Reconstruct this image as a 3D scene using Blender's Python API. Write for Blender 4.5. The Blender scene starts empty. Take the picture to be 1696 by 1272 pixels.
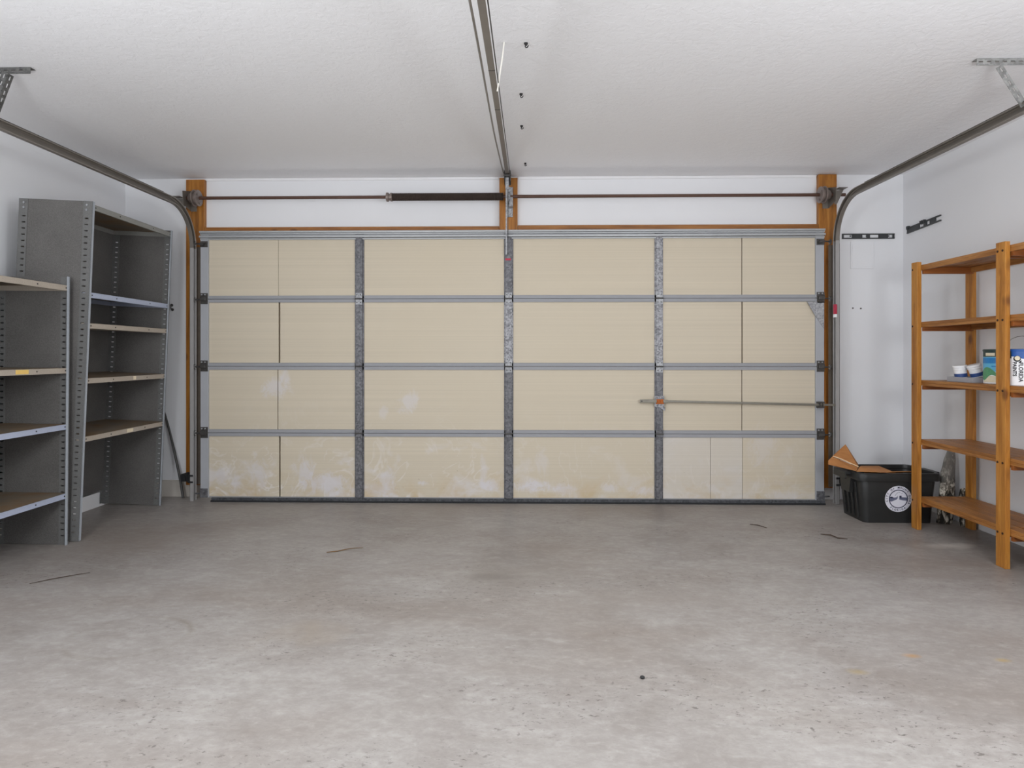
import bpy, bmesh, math, random
from mathutils import Vector, Matrix, Euler

random.seed(7)
SC = bpy.context.scene
COL = SC.collection
PI = math.pi

# ------------------------------------------------------------------ helpers
class MB:
    """collects shapes in one bmesh; build() links them as one mesh object"""
    def __init__(s): s.bm = bmesh.new()
    def _add(s, verts, faces, mi=0, M=None):
        vs = [s.bm.verts.new((M @ Vector(v)) if M else v) for v in verts]
        out = []
        for f in faces:
            try:
                fc = s.bm.faces.new([vs[i] for i in f]); fc.material_index = mi; out.append(fc)
            except ValueError: pass
        return vs, out
    def box(s, x0, x1, y0, y1, z0, z1, mi=0, M=None, bev=0):
        v = [(x0,y0,z0),(x1,y0,z0),(x1,y1,z0),(x0,y1,z0),(x0,y0,z1),(x1,y0,z1),(x1,y1,z1),(x0,y1,z1)]
        f = [(3,2,1,0),(4,5,6,7),(0,1,5,4),(1,2,6,5),(2,3,7,6),(3,0,4,7)]
        vs, fs = s._add(v, f, mi, M)
        if bev:
            es = list({e for fc in fs for e in fc.edges})
            r = bmesh.ops.bevel(s.bm, geom=es, offset=bev, segments=2, profile=0.7, affect='EDGES')
            for fc in r['faces']: fc.material_index = mi
        return s
    def quad(s, a, b, c, d, mi=0): s._add([a,b,c,d], [(0,1,2,3)], mi); return s
    def prism(s, pts, d, axis='y', at=0, mi=0, M=None):
        """polygon pts (a,b) extruded by d along axis starting at `at`"""
        def P(a,b,t):
            return {'y':(a,t,b),'x':(t,a,b),'z':(a,b,t)}[axis]
        n = len(pts)
        v = [P(a,b,at) for a,b in pts] + [P(a,b,at+d) for a,b in pts]
        f = [tuple(range(n)), tuple(range(2*n-1,n-1,-1))] + [(i,(i+1)%n,n+(i+1)%n,n+i) for i in range(n)]
        s._add(v, f, mi, M); return s
    def lathe(s, prof, c, axis='z', n=32, mi=0, M=None, cap=True):
        """prof: (radius, height) list revolved about an axis through c"""
        v=[]; f=[]
        for r,h in prof:
            for k in range(n):
                a=2*PI*k/n; p,q=r*math.cos(a),r*math.sin(a)
                o={'z':(p,q,h),'x':(h,p,q),'y':(p,h,q)}[axis]
                v.append((c[0]+o[0],c[1]+o[1],c[2]+o[2]))
        for i in range(len(prof)-1):
            for k in range(n):
                f.append((i*n+k,i*n+(k+1)%n,(i+1)*n+(k+1)%n,(i+1)*n+k))
        if cap:
            f.append(tuple(range(n))); m=(len(prof)-1)*n; f.append(tuple(range(m+n-1,m-1,-1)))
        s._add(v,f,mi,M); return s
    def cyl(s, a, b, r, n=12, mi=0, r2=None):
        a=Vector(a); b=Vector(b); d=(b-a)
        q=d.to_track_quat('Z','Y').to_matrix().to_4x4(); M=Matrix.Translation(a)@q
        return s.lathe([(r,0),(r if r2 is None else r2,d.length)],(0,0,0),'z',n,mi,M)
    def tube(s, pts, r, n=8, mi=0):
        pts=[Vector(p) for p in pts]; rings=[]
        up=Vector((0.3,0.2,1)).normalized()
        for i,p in enumerate(pts):
            t=(pts[min(i+1,len(pts)-1)]-pts[max(i-1,0)]).normalized()
            u=t.cross(up).normalized(); w=t.cross(u)
            rr = r[i] if isinstance(r,(list,tuple)) else r
            rings.append([s.bm.verts.new(p+(u*math.cos(2*PI*k/n)+w*math.sin(2*PI*k/n))*rr) for k in range(n)])
        for a,b in zip(rings,rings[1:]):
            for k in range(n):
                fc=s.bm.faces.new((a[k],a[(k+1)%n],b[(k+1)%n],b[k])); fc.material_index=mi
        s.bm.faces.new(rings[0]).material_index=mi; s.bm.faces.new(rings[-1][::-1]).material_index=mi
        return s
    def sheet(s, us, vs, hole, P, thick, mi=0):
        """perforated sheet: grid lines us x vs, cells with hole(i,j) left out, P maps (u,v) to a point"""
        b=bmesh.new(); g={}
        def V(i,j):
            if (i,j) not in g: g[i,j]=b.verts.new(P(us[i],vs[j]))
            return g[i,j]
        for i in range(len(us)-1):
            for j in range(len(vs)-1):
                if not hole(i,j): b.faces.new((V(i,j),V(i+1,j),V(i+1,j+1),V(i,j+1)))
        bmesh.ops.recalc_face_normals(b, faces=b.faces[:])
        bmesh.ops.solidify(b, geom=b.faces[:], thickness=thick)
        s.merge(b,mi); return s
    def merge(s, b, mi=0, M=None):
        mp={v:s.bm.verts.new((M@v.co) if M else v.co) for v in b.verts}
        for f in b.faces:
            try:
                fc=s.bm.faces.new([mp[v] for v in f.verts]); fc.material_index=mi
            except ValueError: pass
        b.free()
    def text(s, body, size, M, depth=0.0004, mi=0, align='CENTER', bold=0.0):
        cu=bpy.data.curves.new('lettering','FONT'); cu.body=body; cu.size=size; cu.align_x=align; cu.align_y='CENTER'
        cu.extrude=depth; cu.resolution_u=3; cu.offset=bold
        o=bpy.data.objects.new('lettering',cu); COL.objects.link(o)
        dg=bpy.context.evaluated_depsgraph_get(); me=bpy.data.meshes.new_from_object(o.evaluated_get(dg))
        b=bmesh.new(); b.from_mesh(me)
        bpy.data.objects.remove(o); bpy.data.curves.remove(cu); bpy.data.meshes.remove(me)
        s.merge(b,mi,M); return s
    def build(s, name, mats, parent=None, off=None, smooth=False):
        if off is not None:
            bmesh.ops.translate(s.bm, verts=s.bm.verts[:], vec=Vector(off))
        bmesh.ops.recalc_face_normals(s.bm, faces=s.bm.faces[:])
        me=bpy.data.meshes.new(name); s.bm.to_mesh(me); s.bm.free()
        for m in (mats if isinstance(mats,(list,tuple)) else [mats]): me.materials.append(m)
        if smooth:
            for p in me.polygons: p.use_smooth=True
            try: me.set_sharp_from_angle(angle=math.radians(35))
            except Exception: pass
        o=bpy.data.objects.new(name,me); COL.objects.link(o)
        if parent: o.parent=parent
        return o

def tag(o, label, cat=None, group=None):
    o['label']=label
    if cat: o['category']=cat
    if group: o['group']=group
    return o
def thing(name, loc, label, cat, group=None, rot=(0,0,0)):
    o=bpy.data.objects.new(name,None); COL.objects.link(o); o.empty_display_size=0.05
    o.location=loc; o.rotation_euler=rot
    tag(o,label,cat,group); o['_o']=1; del o['_o']
    return o
def part(mb, name, mats, parent, world=None, smooth=False, label=None):
    """child mesh; `world` = world origin of the root when the shape is in world coordinates"""
    o=mb.build(name,mats,parent,off=None if world is None else -Vector(world),smooth=smooth)
    if label: o['label']=label
    return o
def solo(mb, name, mats, label, cat, group=None, smooth=False):
    """a thing that is one mesh; its origin goes to the middle of its foot"""
    vs=[v.co for v in mb.bm.verts]
    lo=Vector(min(v[i] for v in vs) for i in range(3)); hi=Vector(max(v[i] for v in vs) for i in range(3))
    c=Vector(((lo.x+hi.x)/2,(lo.y+hi.y)/2,lo.z))
    o=mb.build(name,mats,None,off=-c,smooth=smooth); o.location=c
    return tag(o,label,cat,group)
def struct(mb, name, mats, label=None):
    o=mb.build(name,mats); o['kind']='structure'
    if label: o['label']=label
    return o

# ------------------------------------------------------------------ materials
def lin(c):
    return tuple((x/255/12.92 if x/255<=0.04045 else ((x/255+0.055)/1.055)**2.4) for x in c)
class NT:
    def __init__(s,name):
        s.m=bpy.data.materials.new(name); s.m.use_nodes=True; s.t=s.m.node_tree; s.n=s.t.nodes
        s.b=s.n['Principled BSDF']; s.co=s.n.new('ShaderNodeTexCoord')
    def L(s,a,b): s.t.links.new(a,b)
    def set(s,k,v): s.b.inputs[k].default_value=v
    def mapv(s,scale=(1,1,1),loc=(0,0,0),rot=(0,0,0)):
        m=s.n.new('ShaderNodeMapping'); m.inputs['Scale'].default_value=scale; m.inputs['Location'].default_value=loc; m.inputs['Rotation'].default_value=rot
        s.L(s.co.outputs['Object'],m.inputs['Vector']); return m.outputs[0]
    def noise(s,vec,scale=5,detail=4,rough=0.55,dist=0):
        n=s.n.new('ShaderNodeTexNoise'); n.inputs['Scale'].default_value=scale; n.inputs['Detail'].default_value=detail
        n.inputs['Roughness'].default_value=rough; n.inputs['Distortion'].default_value=dist
        s.L(vec,n.inputs['Vector']); return n.outputs['Fac']
    def vor(s,vec,scale,feature='F1',out='Distance'):
        n=s.n.new('ShaderNodeTexVoronoi'); n.feature=feature; n.inputs['Scale'].default_value=scale; s.L(vec,n.inputs['Vector']); return n.outputs[out]
    def ramp(s,fac,stops):
        r=s.n.new('ShaderNodeValToRGB'); e=r.color_ramp.elements
        while len(e)<len(stops): e.new(0.5)
        for q,(p,c) in zip(e,stops):
            q.position=p; q.color=(c,c,c,1) if isinstance(c,(int,float)) else (*c,1)
        s.L(fac,r.inputs[0]); return r.outputs[0]
    def math(s,op,a,b=None,c=None):
        n=s.n.new('ShaderNodeMath'); n.operation=op
        for i,x in enumerate((a,b,c)):
            if x is None: continue
            if isinstance(x,(int,float)): n.inputs[i].default_value=x
            else: s.L(x,n.inputs[i])
        return n.outputs[0]
    def mix(s,fac,a,b,mode='MIX'):
        n=s.n.new('ShaderNodeMix'); n.data_type='RGBA'; n.blend_type=mode
        for i,x in ((0,fac),(6,a),(7,b)):
            if isinstance(x,(int,float)): n.inputs[i].default_value=x
            elif isinstance(x,tuple): n.inputs[i].default_value=(*x,1)
            else: s.L(x,n.inputs[i])
        return n.outputs[2]
    def sep(s):
        n=s.n.new('ShaderNodeSeparateXYZ'); s.L(s.co.outputs['Object'],n.inputs[0]); return n.outputs
    def bump(s,h,strength=0.3,dist=0.002):
        b=s.n.new('ShaderNodeBump'); b.inputs['Strength'].default_value=strength; b.inputs['Distance'].default_value=dist
        s.L(h,b.inputs['Height']); s.L(b.outputs[0],s.b.inputs['Normal'])
    def color(s,c):
        if isinstance(c,tuple): s.set('Base Color',(*c,1))
        else: s.L(c,s.b.inputs['Base Color'])
        return s

def plain(name,rgb,rough=0.5,metal=0.0,var=0.12,scale=30,bump=0.0):
    t=NT(name); c=lin(rgb); v=t.mapv()
    n=t.noise(v,scale,3)
    t.color(t.mix(n,tuple(x*(1-var) for x in c),tuple(min(1,x*(1+var)) for x in c)))
    t.set('Roughness',rough); t.set('Metallic',metal)
    if bump: t.bump(n,bump,0.001)
    return t.m

def wall_mat(name,rgb,scale=55,strength=0.12):
    t=NT(name); c=lin(rgb); v=t.mapv()
    a=t.noise(v,1.3,3); t.color(t.mix(a,tuple(x*0.965 for x in c),tuple(min(1,x*1.02) for x in c)))
    t.set('Roughness',0.75); t.bump(t.noise(v,scale,4,0.6),strength,0.003); return t.m

def ceiling_mat():
    t=NT('knockdown_ceiling_paint'); c=lin((238,238,240)); v=t.mapv()
    a=t.noise(v,60,3,0.6); b=t.noise(v,26,5,0.6,0.4)
    h=t.math('ADD',t.ramp(b,[(0.42,0.0),(0.56,1.0)]),t.math('MULTIPLY',a,0.6))
    t.color(t.mix(t.noise(v,1.0,2),tuple(x*0.97 for x in c),c)); t.set('Roughness',0.6)
    t.bump(h,0.28,0.003); return t.m

def concrete_mat():
    t=NT('stained_concrete'); v=t.mapv()
    base=t.noise(v,1.6,8,0.66,0.5)
    col=t.ramp(base,[(0.30,lin((143,138,134))),(0.46,lin((158,154,151))),(0.60,lin((167,164,161))),(0.78,lin((176,174,171)))])
    # trowel streaks, running diagonally
    sv=t.mapv((0.9,2.2,1),(0,0,0),(0,0,0.6)); st=t.noise(sv,4.5,9,0.72,0.5)
    col=t.mix(t.math('MULTIPLY',t.ramp(st,[(0.44,0.0),(0.70,1.0)]),0.5),col,lin((142,136,131)))
    st2=t.noise(t.mapv((1.0,2.4,1),(3,7,0),(0,0,0.45)),5.5,9,0.72,0.4)
    col=t.mix(t.math('MULTIPLY',t.ramp(st2,[(0.5,0.0),(0.72,1.0)]),0.5),col,lin((188,186,184)))
    # warm brown tinge toward patches
    br=t.noise(t.mapv((0.6,1.4,1),(5,1,0)),1.1,6,0.6,0.5)
    col=t.mix(t.math('MULTIPLY',t.ramp(br,[(0.46,0.0),(0.72,1.0)]),0.45),col,lin((134,121,111)))
    # clustered dark specks and grime
    cl=t.ramp(t.noise(t.mapv((0.8,1.2,1),(2.3,0.7,0)),1.7,4,0.6),[(0.47,0.0),(0.62,1.0)])
    sxx=t.sep()
    for (x0,y0,rx,ry) in ((-0.1,3.15,0.75,0.28),(-0.75,2.9,0.45,0.22),(0.55,3.2,0.6,0.2),(-0.35,2.55,0.25,0.12),(1.0,3.3,0.4,0.15)):
        ax=t.math('DIVIDE',t.math('SUBTRACT',sxx[0],x0),rx); ay=t.math('DIVIDE',t.math('SUBTRACT',sxx[1],y0),ry)
        g=t.ramp(t.math('SQRT',t.math('ADD',t.math('MULTIPLY',ax,ax),t.math('MULTIPLY',ay,ay))),[(0.2,1.0),(1.0,0.0)])
        cl=t.math('MAXIMUM',cl,g)
    sp=t.ramp(t.noise(t.mapv((1,1.8,1)),30,6,0.75,0.3),[(0.575,0.0),(0.63,1.0)])
    col=t.mix(t.math('MULTIPLY',t.math('MULTIPLY',sp,cl),0.8),col,lin((78,73,70)))
    fn=t.noise(t.mapv((1,1.5,1),(1,4,0),(0,0,0.5)),22,7,0.75,0.4)
    col=t.mix(t.math('MULTIPLY',t.ramp(fn,[(0.42,1.0),(0.56,0.0)]),0.22),col,lin((120,114,109)))
    col=t.mix(t.math('MULTIPLY',t.ramp(fn,[(0.58,0.0),(0.70,1.0)]),0.28),col,lin((198,195,192)))
    s3=t.ramp(t.vor(t.mapv(),9.0),[(0.0,1.0),(0.05,0.0)])
    s4=t.ramp(t.noise(t.mapv(),3.1,2),[(0.47,0.0),(0.55,1.0)])
    col=t.mix(t.math('MULTIPLY',t.math('MULTIPLY',s3,s4),0.75),col,lin((60,56,54)))
    sx=t.sep()
    def blob(x,y,rx,ry,rgb,amt,soft=0.5,nz=0.35):
        nonlocal col
        n=t.noise(t.mapv(),7,4)
        dx=t.math('DIVIDE',t.math('SUBTRACT',sx[0],x),rx); dy=t.math('DIVIDE',t.math('SUBTRACT',sx[1],y),ry)
        d=t.math('SQRT',t.math('ADD',t.math('MULTIPLY',dx,dx),t.math('MULTIPLY',dy,dy)))
        d=t.math('ADD',d,t.math('MULTIPLY',t.math('SUBTRACT',n,0.5),nz*2))
        col=t.mix(t.math('MULTIPLY',t.ramp(d,[(max(0,1-soft)*0.5,1.0),(0.5,0.0)]),amt),col,lin(rgb))
    def ring(x,y,rx,ry,w,rgb,amt):
        nonlocal col
        dx=t.math('DIVIDE',t.math('SUBTRACT',sx[0],x),rx); dy=t.math('DIVIDE',t.math('SUBTRACT',sx[1],y),ry)
        d=t.math('SQRT',t.math('ADD',t.math('MULTIPLY',dx,dx),t.math('MULTIPLY',dy,dy)))
        d=t.math('ABSOLUTE',t.math('SUBTRACT',d,1.0))
        n=t.ramp(t.noise(t.mapv(),3.0,3),[(0.4,0.15),(0.6,1.0)])
        col=t.mix(t.math('MULTIPLY',t.math('MULTIPLY',t.ramp(d,[(0.0,1.0),(w,0.0)]),n),amt),col,lin(rgb))
    ring(-1.63,2.56,0.24,0.19,0.10,(112,102,84),0.42)
    blob(1.49,2.46,0.09,0.05,(176,132,72),0.75,0.9); blob(1.81,2.43,0.07,0.04,(176,150,90),0.6,0.9); blob(1.22,2.33,0.09,0.05,(160,140,90),0.5,0.9)
    blob(-0.1,3.3,0.9,0.55,(150,144,138),0.55,0.9)
    blob(-0.15,3.28,0.35,0.12,(120,115,110),0.5,0.8,0.8)
    blob(-2.4,3.9,1.5,0.9,(138,127,118),0.45,0.95); blob(-2.7,2.4,0.8,1.5,(140,128,118),0.5,0.95)
    blob(2.55,3.88,0.42,0.14,(214,210,204),0.65,0.8,0.5); blob(2.3,3.95,0.5,0.35,(126,112,100),0.45,0.9,0.6)
    blob(-0.9,2.6,0.35,0.35,(156,146,134),0.5,0.9,0.6); blob(0.6,3.0,1.5,0.45,(160,154,149),0.35,0.9)
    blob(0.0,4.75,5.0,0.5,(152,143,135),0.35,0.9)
    col=t.mix(1.0,col,(0.915,0.895,0.88),'MULTIPLY')
    t.color(col); t.set('Roughness',0.42); t.set('Specular IOR Level',0.35)
    t.bump(t.noise(v,40,5,0.6),0.08,0.002); return t.m

SCUFFS=[(455,642,22,16,.6),(470,625,8,14,.5),(678,668,14,16,.55),(634,682,7,10,.4),(535,802,42,16,.85),(504,785,16,20,.7),(425,790,14,24,.6),(363,792,9,13,.6),(385,805,8,14,.5),(625,812,30,12,.7),(640,796,14,16,.6),(812,806,14,10,.9),(802,785,6,24,.5),(697,801,9,4,.7),(880,806,28,9,.9),(935,810,26,8,.8),(1010,808,12,7,.6),(1065,812,20,7,.7),(898,765,9,20,.35),(1260,740,20,30,.3),(1300,820,30,8,.5)]
def foam_mat(name='cream_foam_board',rgb=(209,198,178)):
    """foam insulation: faint saw lines, white scuffs and yellow damp low down (object z = height on the door)"""
    t=NT(name); c=lin(rgb); sx=t.sep()
    lines=t.noise(t.mapv((0.25,1,95)),1.0,3,0.6)
    col=t.mix(t.ramp(lines,[(0.35,0.0),(0.7,1.0)]),tuple(x*0.91 for x in c),c)
    col=t.mix(t.math('MULTIPLY',t.ramp(t.noise(t.mapv(),1.1,3),[(0.4,0.0),(0.65,1.0)]),0.35),col,lin((204,192,170)))
    low=t.ramp(sx[2],[(0.0,1.0),(0.30,0.55),(0.62,0.12),(0.9,0.0)])
    left=t.ramp(t.math('MULTIPLY_ADD',sx[0],0.2,0.5),[(0.02,1.0),(0.40,0.85),(0.55,0.45),(0.95,0.35)])
    # pale scuff clouds
    sc=t.noise(t.mapv((1,1,1.3),(4.1,0,2.2)),3.4,4,0.6,0.5)
    m=t.math('MULTIPLY',t.ramp(t.math('ADD',sc,t.math('MULTIPLY',low,0.10)),[(0.60,0.0),(0.70,1.0)]),t.math('MULTIPLY',low,left))
    col=t.mix(t.math('MULTIPLY',m,0.95),col,lin((216,212,213)))
    # thin curved scratches
    vn=t.noise(t.mapv((1,1,0.8),(1.7,0,0.3)),3.2,3,0.5,2.2)
    scr=t.ramp(t.math('ABSOLUTE',t.math('SUBTRACT',vn,0.5)),[(0.0,1.0),(0.030,0.0)])
    brk=t.ramp(t.noise(t.mapv((1,1,1),(9,0,4)),5,2),[(0.44,0.0),(0.54,1.0)])
    col=t.mix(t.math('MULTIPLY',t.math('MULTIPLY',t.math('MULTIPLY',scr,brk),low),t.math('MULTIPLY',left,0.9)),col,lin((224,219,216)))
    nz=t.noise(t.mapv((1,1,0.6),(2,0,5)),13,8,0.78,1.2)
    for (u,vv,ru,rv,am) in SCUFFS:
        x0=-1.151+(u-603)*0.004721; z0=1.16+(587-vv)*0.004716
        dx=t.math('MULTIPLY',t.math('SUBTRACT',sx[0],x0),1/(ru*0.0047*1.5)); dz=t.math('MULTIPLY',t.math('SUBTRACT',sx[2],z0),1/(rv*0.0047*1.5))
        d=t.math('SQRT',t.math('ADD',t.math('MULTIPLY',dx,dx),t.math('MULTIPLY',dz,dz)))
        d=t.math('ADD',d,t.math('MULTIPLY',t.math('SUBTRACT',nz,0.5),3.0))
        col=t.mix(t.math('MULTIPLY',t.ramp(d,[(0.35,1.0),(0.85,0.0)]),am),col,lin((212,208,210)))
    # yellow damp and mould flecks at the foot
    yl=t.math('MULTIPLY',t.ramp(sx[2],[(0.03,1.0),(0.26,0.0)]),t.ramp(t.noise(t.mapv((1,1,1.2),(0,0,7)),5,5,0.65,0.4),[(0.45,0.0),(0.66,1.0)]))
    col=t.mix(t.math('MULTIPLY',yl,0.7),col,lin((196,172,130)))
    fl=t.math('MULTIPLY',t.ramp(t.noise(t.mapv((1,1,1),(3,0,1)),30,4,0.7),[(0.68,0.0),(0.72,1.0)]),t.ramp(sx[2],[(0.10,0.0),(0.13,1.0),(0.24,1.0),(0.28,0.0)]))
    col=t.mix(t.math('MULTIPLY',fl,0.7),col,lin((110,92,50)))
    t.color(col); t.set('Roughness',0.85); t.bump(lines,0.06,0.001); return t.m

def galv_mat(name,dark,light,scale=60,rough=0.45,metal=0.55):
    t=NT(name); v=t.mapv()
    a=t.vor(v,scale,out='Color'); bw=t.n.new('ShaderNodeRGBToBW'); t.L(a,bw.inputs[0])
    n=t.noise(v,scale*1.7,3,0.7)
    f=t.math('ADD',t.math('MULTIPLY',bw.outputs[0],0.5),t.math('MULTIPLY',n,0.5))
    t.color(t.ramp(f,[(0.3,lin(dark)),(0.7,lin(light))])); t.set('Roughness',rough); t.set('Metallic',metal); return t.m

def wood_mat(name,axis='z',dark=(150,86,24),mid=(196,124,44),light=(214,150,66),knots=True,rough=0.45):
    t=NT(name)
    st={'x':(0.5,6,6),'y':(6,0.5,6),'z':(6,6,0.5)}[axis]
    r=t.noise(t.mapv(st),5.5,6,0.6,0.7)
    fine=t.noise(t.mapv(tuple(k*4 for k in st)),9,3,0.6)
    col=t.ramp(r,[(0.28,lin(dark)),(0.5,lin(mid)),(0.74,lin(light))])
    col=t.mix(t.math('MULTIPLY',t.ramp(fine,[(0.45,0.0),(0.7,1.0)]),0.35),col,lin(dark))
    if knots:
        ks={'x':(0.55,1,1),'y':(1,0.55,1),'z':(1,1,0.55)}[axis]
        k=t.ramp(t.vor(t.mapv(ks,(0.37,0.11,0.53)),7.0),[(0.0,1.0),(0.09,0.85),(0.17,0.0)])
        g=t.ramp(t.noise(t.mapv(),2.6,1),[(0.44,0.0),(0.52,1.0)])
        col=t.mix(t.math('MULTIPLY',t.math('MULTIPLY',k,g),0.8),col,lin((84,40,12)))
    t.color(col); t.set('Roughness',rough); t.bump(fine,0.05,0.001); return t.m

def steel_shelf_mat(name,rgb,speck=0.16,rough=0.5):
    t=NT(name); c=lin(rgb); v=t.mapv()
    n=t.noise(v,190,2,0.7); m=t.noise(v,3,4)
    f=t.math('ADD',t.math('MULTIPLY',n,0.6),t.math('MULTIPLY',m,0.4))
    t.color(t.ramp(f,[(0.35,tuple(x*(1-speck*1.6) for x in c)),(0.65,tuple(min(1,x*(1+speck*1.6)) for x in c))]))
    t.set('Roughness',rough); t.set('Specular IOR Level',0.3); return t.m

def rust_top_mat():
    t=NT('rusty_grey_shelf_top'); v=t.mapv()
    a=t.noise(v,5,6,0.65,0.5); n=t.noise(v,120,2,0.7)
    col=t.ramp(a,[(0.32,lin((112,106,98))),(0.5,lin((128,112,92))),(0.68,lin((132,98,62)))])
    t.color(t.mix(t.math('MULTIPLY',n,0.35),col,lin((70,64,58)))); t.set('Roughness',0.55); return t.m

def lichen_mat():
    t=NT('lichen_spotted_wood'); v=t.mapv((1,1,0.5)); sx=t.sep()
    a=t.noise(v,26,6,0.7,0.6); up=t.ramp(sx[2],[(0.24,0.0),(0.36,1.0)])
    col=t.ramp(a,[(0.44,lin((34,31,27))),(0.51,lin((104,96,84))),(0.58,lin((214,208,196)))])
    col=t.mix(t.math('MULTIPLY',up,0.75),col,lin((150,148,144)))
    t.color(col); t.set('Roughness',0.9); t.bump(a,0.4,0.004); return t.m

def cardboard_mat():
    t=NT('brown_cardboard'); v=t.mapv()
    a=t.noise(t.mapv((1,1,8)),14,3); b=t.noise(v,2.5,3)
    col=t.ramp(t.math('ADD',t.math('MULTIPLY',a,0.4),t.math('MULTIPLY',b,0.6)),[(0.35,lin((158,104,56))),(0.65,lin((184,128,76)))])
    t.color(col); t.set('Roughness',0.85); return t.m

M={}
M['wall']=wall_mat('white_wall_paint',(234,235,238))
M['ceiling']=ceiling_mat()
M['trimw']=plain('white_trim_paint',(235,235,237),0.5,0,0.02)
M['curb']=plain('painted_concrete_curb',(196,190,182),0.8,0,0.12,9,0.2)
M['floor']=concrete_mat()
M['foam']=foam_mat()
M['foamw']=foam_mat('pale_foam_board',(212,206,198))
M['skin']=wood_mat('rust_streaked_door_skin','z',(96,66,40),(150,118,84),(176,160,140),False,0.7)
M['rail']=plain('grey_painted_steel_rail',(152,153,157),0.7,0.0,0.04,20)
M['endstile']=plain('pale_galvanised_end_stile',(166,168,173),0.6,0.0,0.06,14)
M['stile']=galv_mat('dark_galvanised_stile',(82,82,86),(122,122,126),70,0.5,0.3)
M['stilel']=galv_mat('bright_galvanised_stile',(100,100,104),(168,168,172),80,0.5,0.25)
M['strut']=plain('grey_steel_strut',(166,168,170),0.4,0.4,0.08,9)
M['retain']=galv_mat('dark_bottom_retainer',(54,56,60),(88,90,94),70,0.55,0.2)
M['jangle']=plain('brown_grey_jamb_angle',(98,88,78),0.6,0.1,0.2)
M['black']=plain('black_rubber',(28,29,32),0.7,0,0.2)
M['track']=plain('dull_galvanised_track',(126,120,113),0.42,0.35,0.12,14)
M['trackl']=plain('light_galvanised_track_edge',(158,156,155),0.6,0.1,0.08,14)
M['trackd']=plain('dark_track_angle',(62,60,58),0.5,0.3,0.1)
M['dkmetal']=plain('dark_hinge_metal',(86,84,82),0.4,0.55,0.3,60)
M['ltmetal']=galv_mat('bright_galvanised_metal',(134,136,140),(180,181,184),90,0.5,0.25)
M['rust']=plain('rusted_steel',(176,96,38),0.7,0.1,0.35,90,0.3)
M['shaft']=plain('brown_primed_steel_shaft',(88,62,50),0.5,0.2,0.2,20)
M['spring']=plain('dark_spring_steel',(76,66,60),0.5,0.3,0.2,40)
M['drum']=plain('cast_aluminium_drum',(134,122,116),0.4,0.4,0.2,30)
M['barlock']=plain('tarnished_lock_bar',(126,122,112),0.42,0.4,0.2,30)
M['woodz']=wood_mat('stained_pine_upright','z',(138,84,26),(178,118,46),(198,142,66))
M['woodx']=wood_mat('stained_pine_across','x',(110,66,22),(150,96,40),(176,120,56))
M['woody']=wood_mat('stained_pine_board','y',(112,68,28),(160,106,52),(184,132,76))
M['woodj']=wood_mat('stained_jamb_board','z',(122,74,18),(166,106,34),(186,128,52))
M['woodd']=wood_mat('dark_stained_cleat','x',(104,54,18),(140,80,32),(160,98,46),False)
M['bolt']=plain('dark_bolt_hole',(58,34,20),0.5,0.3,0.2)
M['pframe']=steel_shelf_mat('grey_enamel_steel_panel',(101,99,97))
M['post']=steel_shelf_mat('grey_enamel_angle_post',(108,108,107),0.1)
M['postl']=steel_shelf_mat('room_lit_post_flange',(166,172,180),0.05)  # front flange colour lightened to carry the room light falling on it
M['lipblue']=steel_shelf_mat('bluish_shelf_lip',(168,176,196),0.05)
M['lipbeige']=steel_shelf_mat('beige_shelf_lip',(170,160,148),0.07)
M['lipgrey']=steel_shelf_mat('grey_shelf_lip',(136,136,132),0.07)
M['top']=rust_top_mat()
M['yellow']=plain('yellowed_shelf_label',(232,196,112),0.6,0,0.06)
M['cream']=plain('cream_shelf_label',(226,214,188),0.6,0,0.05)
M['hanger']=galv_mat('perforated_angle_iron',(128,128,126),(170,170,168),60,0.45,0.4)
M['hangerd']=galv_mat('dark_angle_iron',(70,70,70),(110,110,108),60,0.5,0.3)
M['bin']=plain('black_bin_plastic',(37,38,38),0.45,0,0.2,8)
M['card']=cardboard_mat()
M['cardedge']=plain('torn_cardboard_edge',(232,206,168),0.8,0,0.05)
M['white']=plain('white_plastic',(236,236,238),0.35,0,0.02)
M['paper']=plain('white_sticker_vinyl',(226,226,236),0.5,0,0.02)
M['navy']=plain('navy_print',(46,50,76),0.5,0,0.1)
M['slate']=plain('slate_print',(104,108,132),0.5,0,0.3,200)
M['ink']=plain('black_print',(30,30,34),0.5,0,0.05)
M['navyb']=plain('navy_band',(44,72,128),0.45,0,0.15)
M['royal']=plain('royal_blue_band',(36,84,156),0.45,0,0.2,40)
M['cyan']=plain('cyan_print',(96,178,216),0.45,0,0.1,60)
M['azure']=plain('azure_print',(40,126,190),0.45,0,0.2,90)
M['green']=plain('leaf_green_print',(86,150,108),0.5,0,0.35,120)
M['dkgreen']=plain('dark_green_lid_band',(40,60,58),0.45,0,0.15)
M['sand']=plain('sand_print',(222,212,186),0.5,0,0.1,80)
M['gtray']=plain('grey_tray_plastic',(158,158,164),0.5,0,0.04)
M['steelwire']=plain('steel_wire',(120,116,110),0.35,0.6,0.1)
M['blkrail']=plain('black_wall_rail_plastic',(58,60,62),0.5,0,0.12)
M['rod']=plain('black_iron_rod',(58,57,56),0.5,0.2,0.15)
M['red']=plain('red_tape',(176,38,66),0.5,0,0.1)
M['cord']=plain('white_nylon_cord',(226,222,214),0.7,0,0.03)
M['lichen']=lichen_mat()
M['brick']=plain('dark_reddish_brick',(112,78,60),0.85,0,0.3,40,0.4)
M['twig']=plain('dry_twig',(112,86,58),0.9,0,0.2)
M['leaf']=plain('dry_dark_leaf',(70,56,48),0.9,0,0.2)
M['pebble']=plain('dark_pebble',(40,39,40),0.7,0,0.2)
M['chip']=plain('pale_paint_chip',(206,204,200),0.7,0,0.05)

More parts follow.
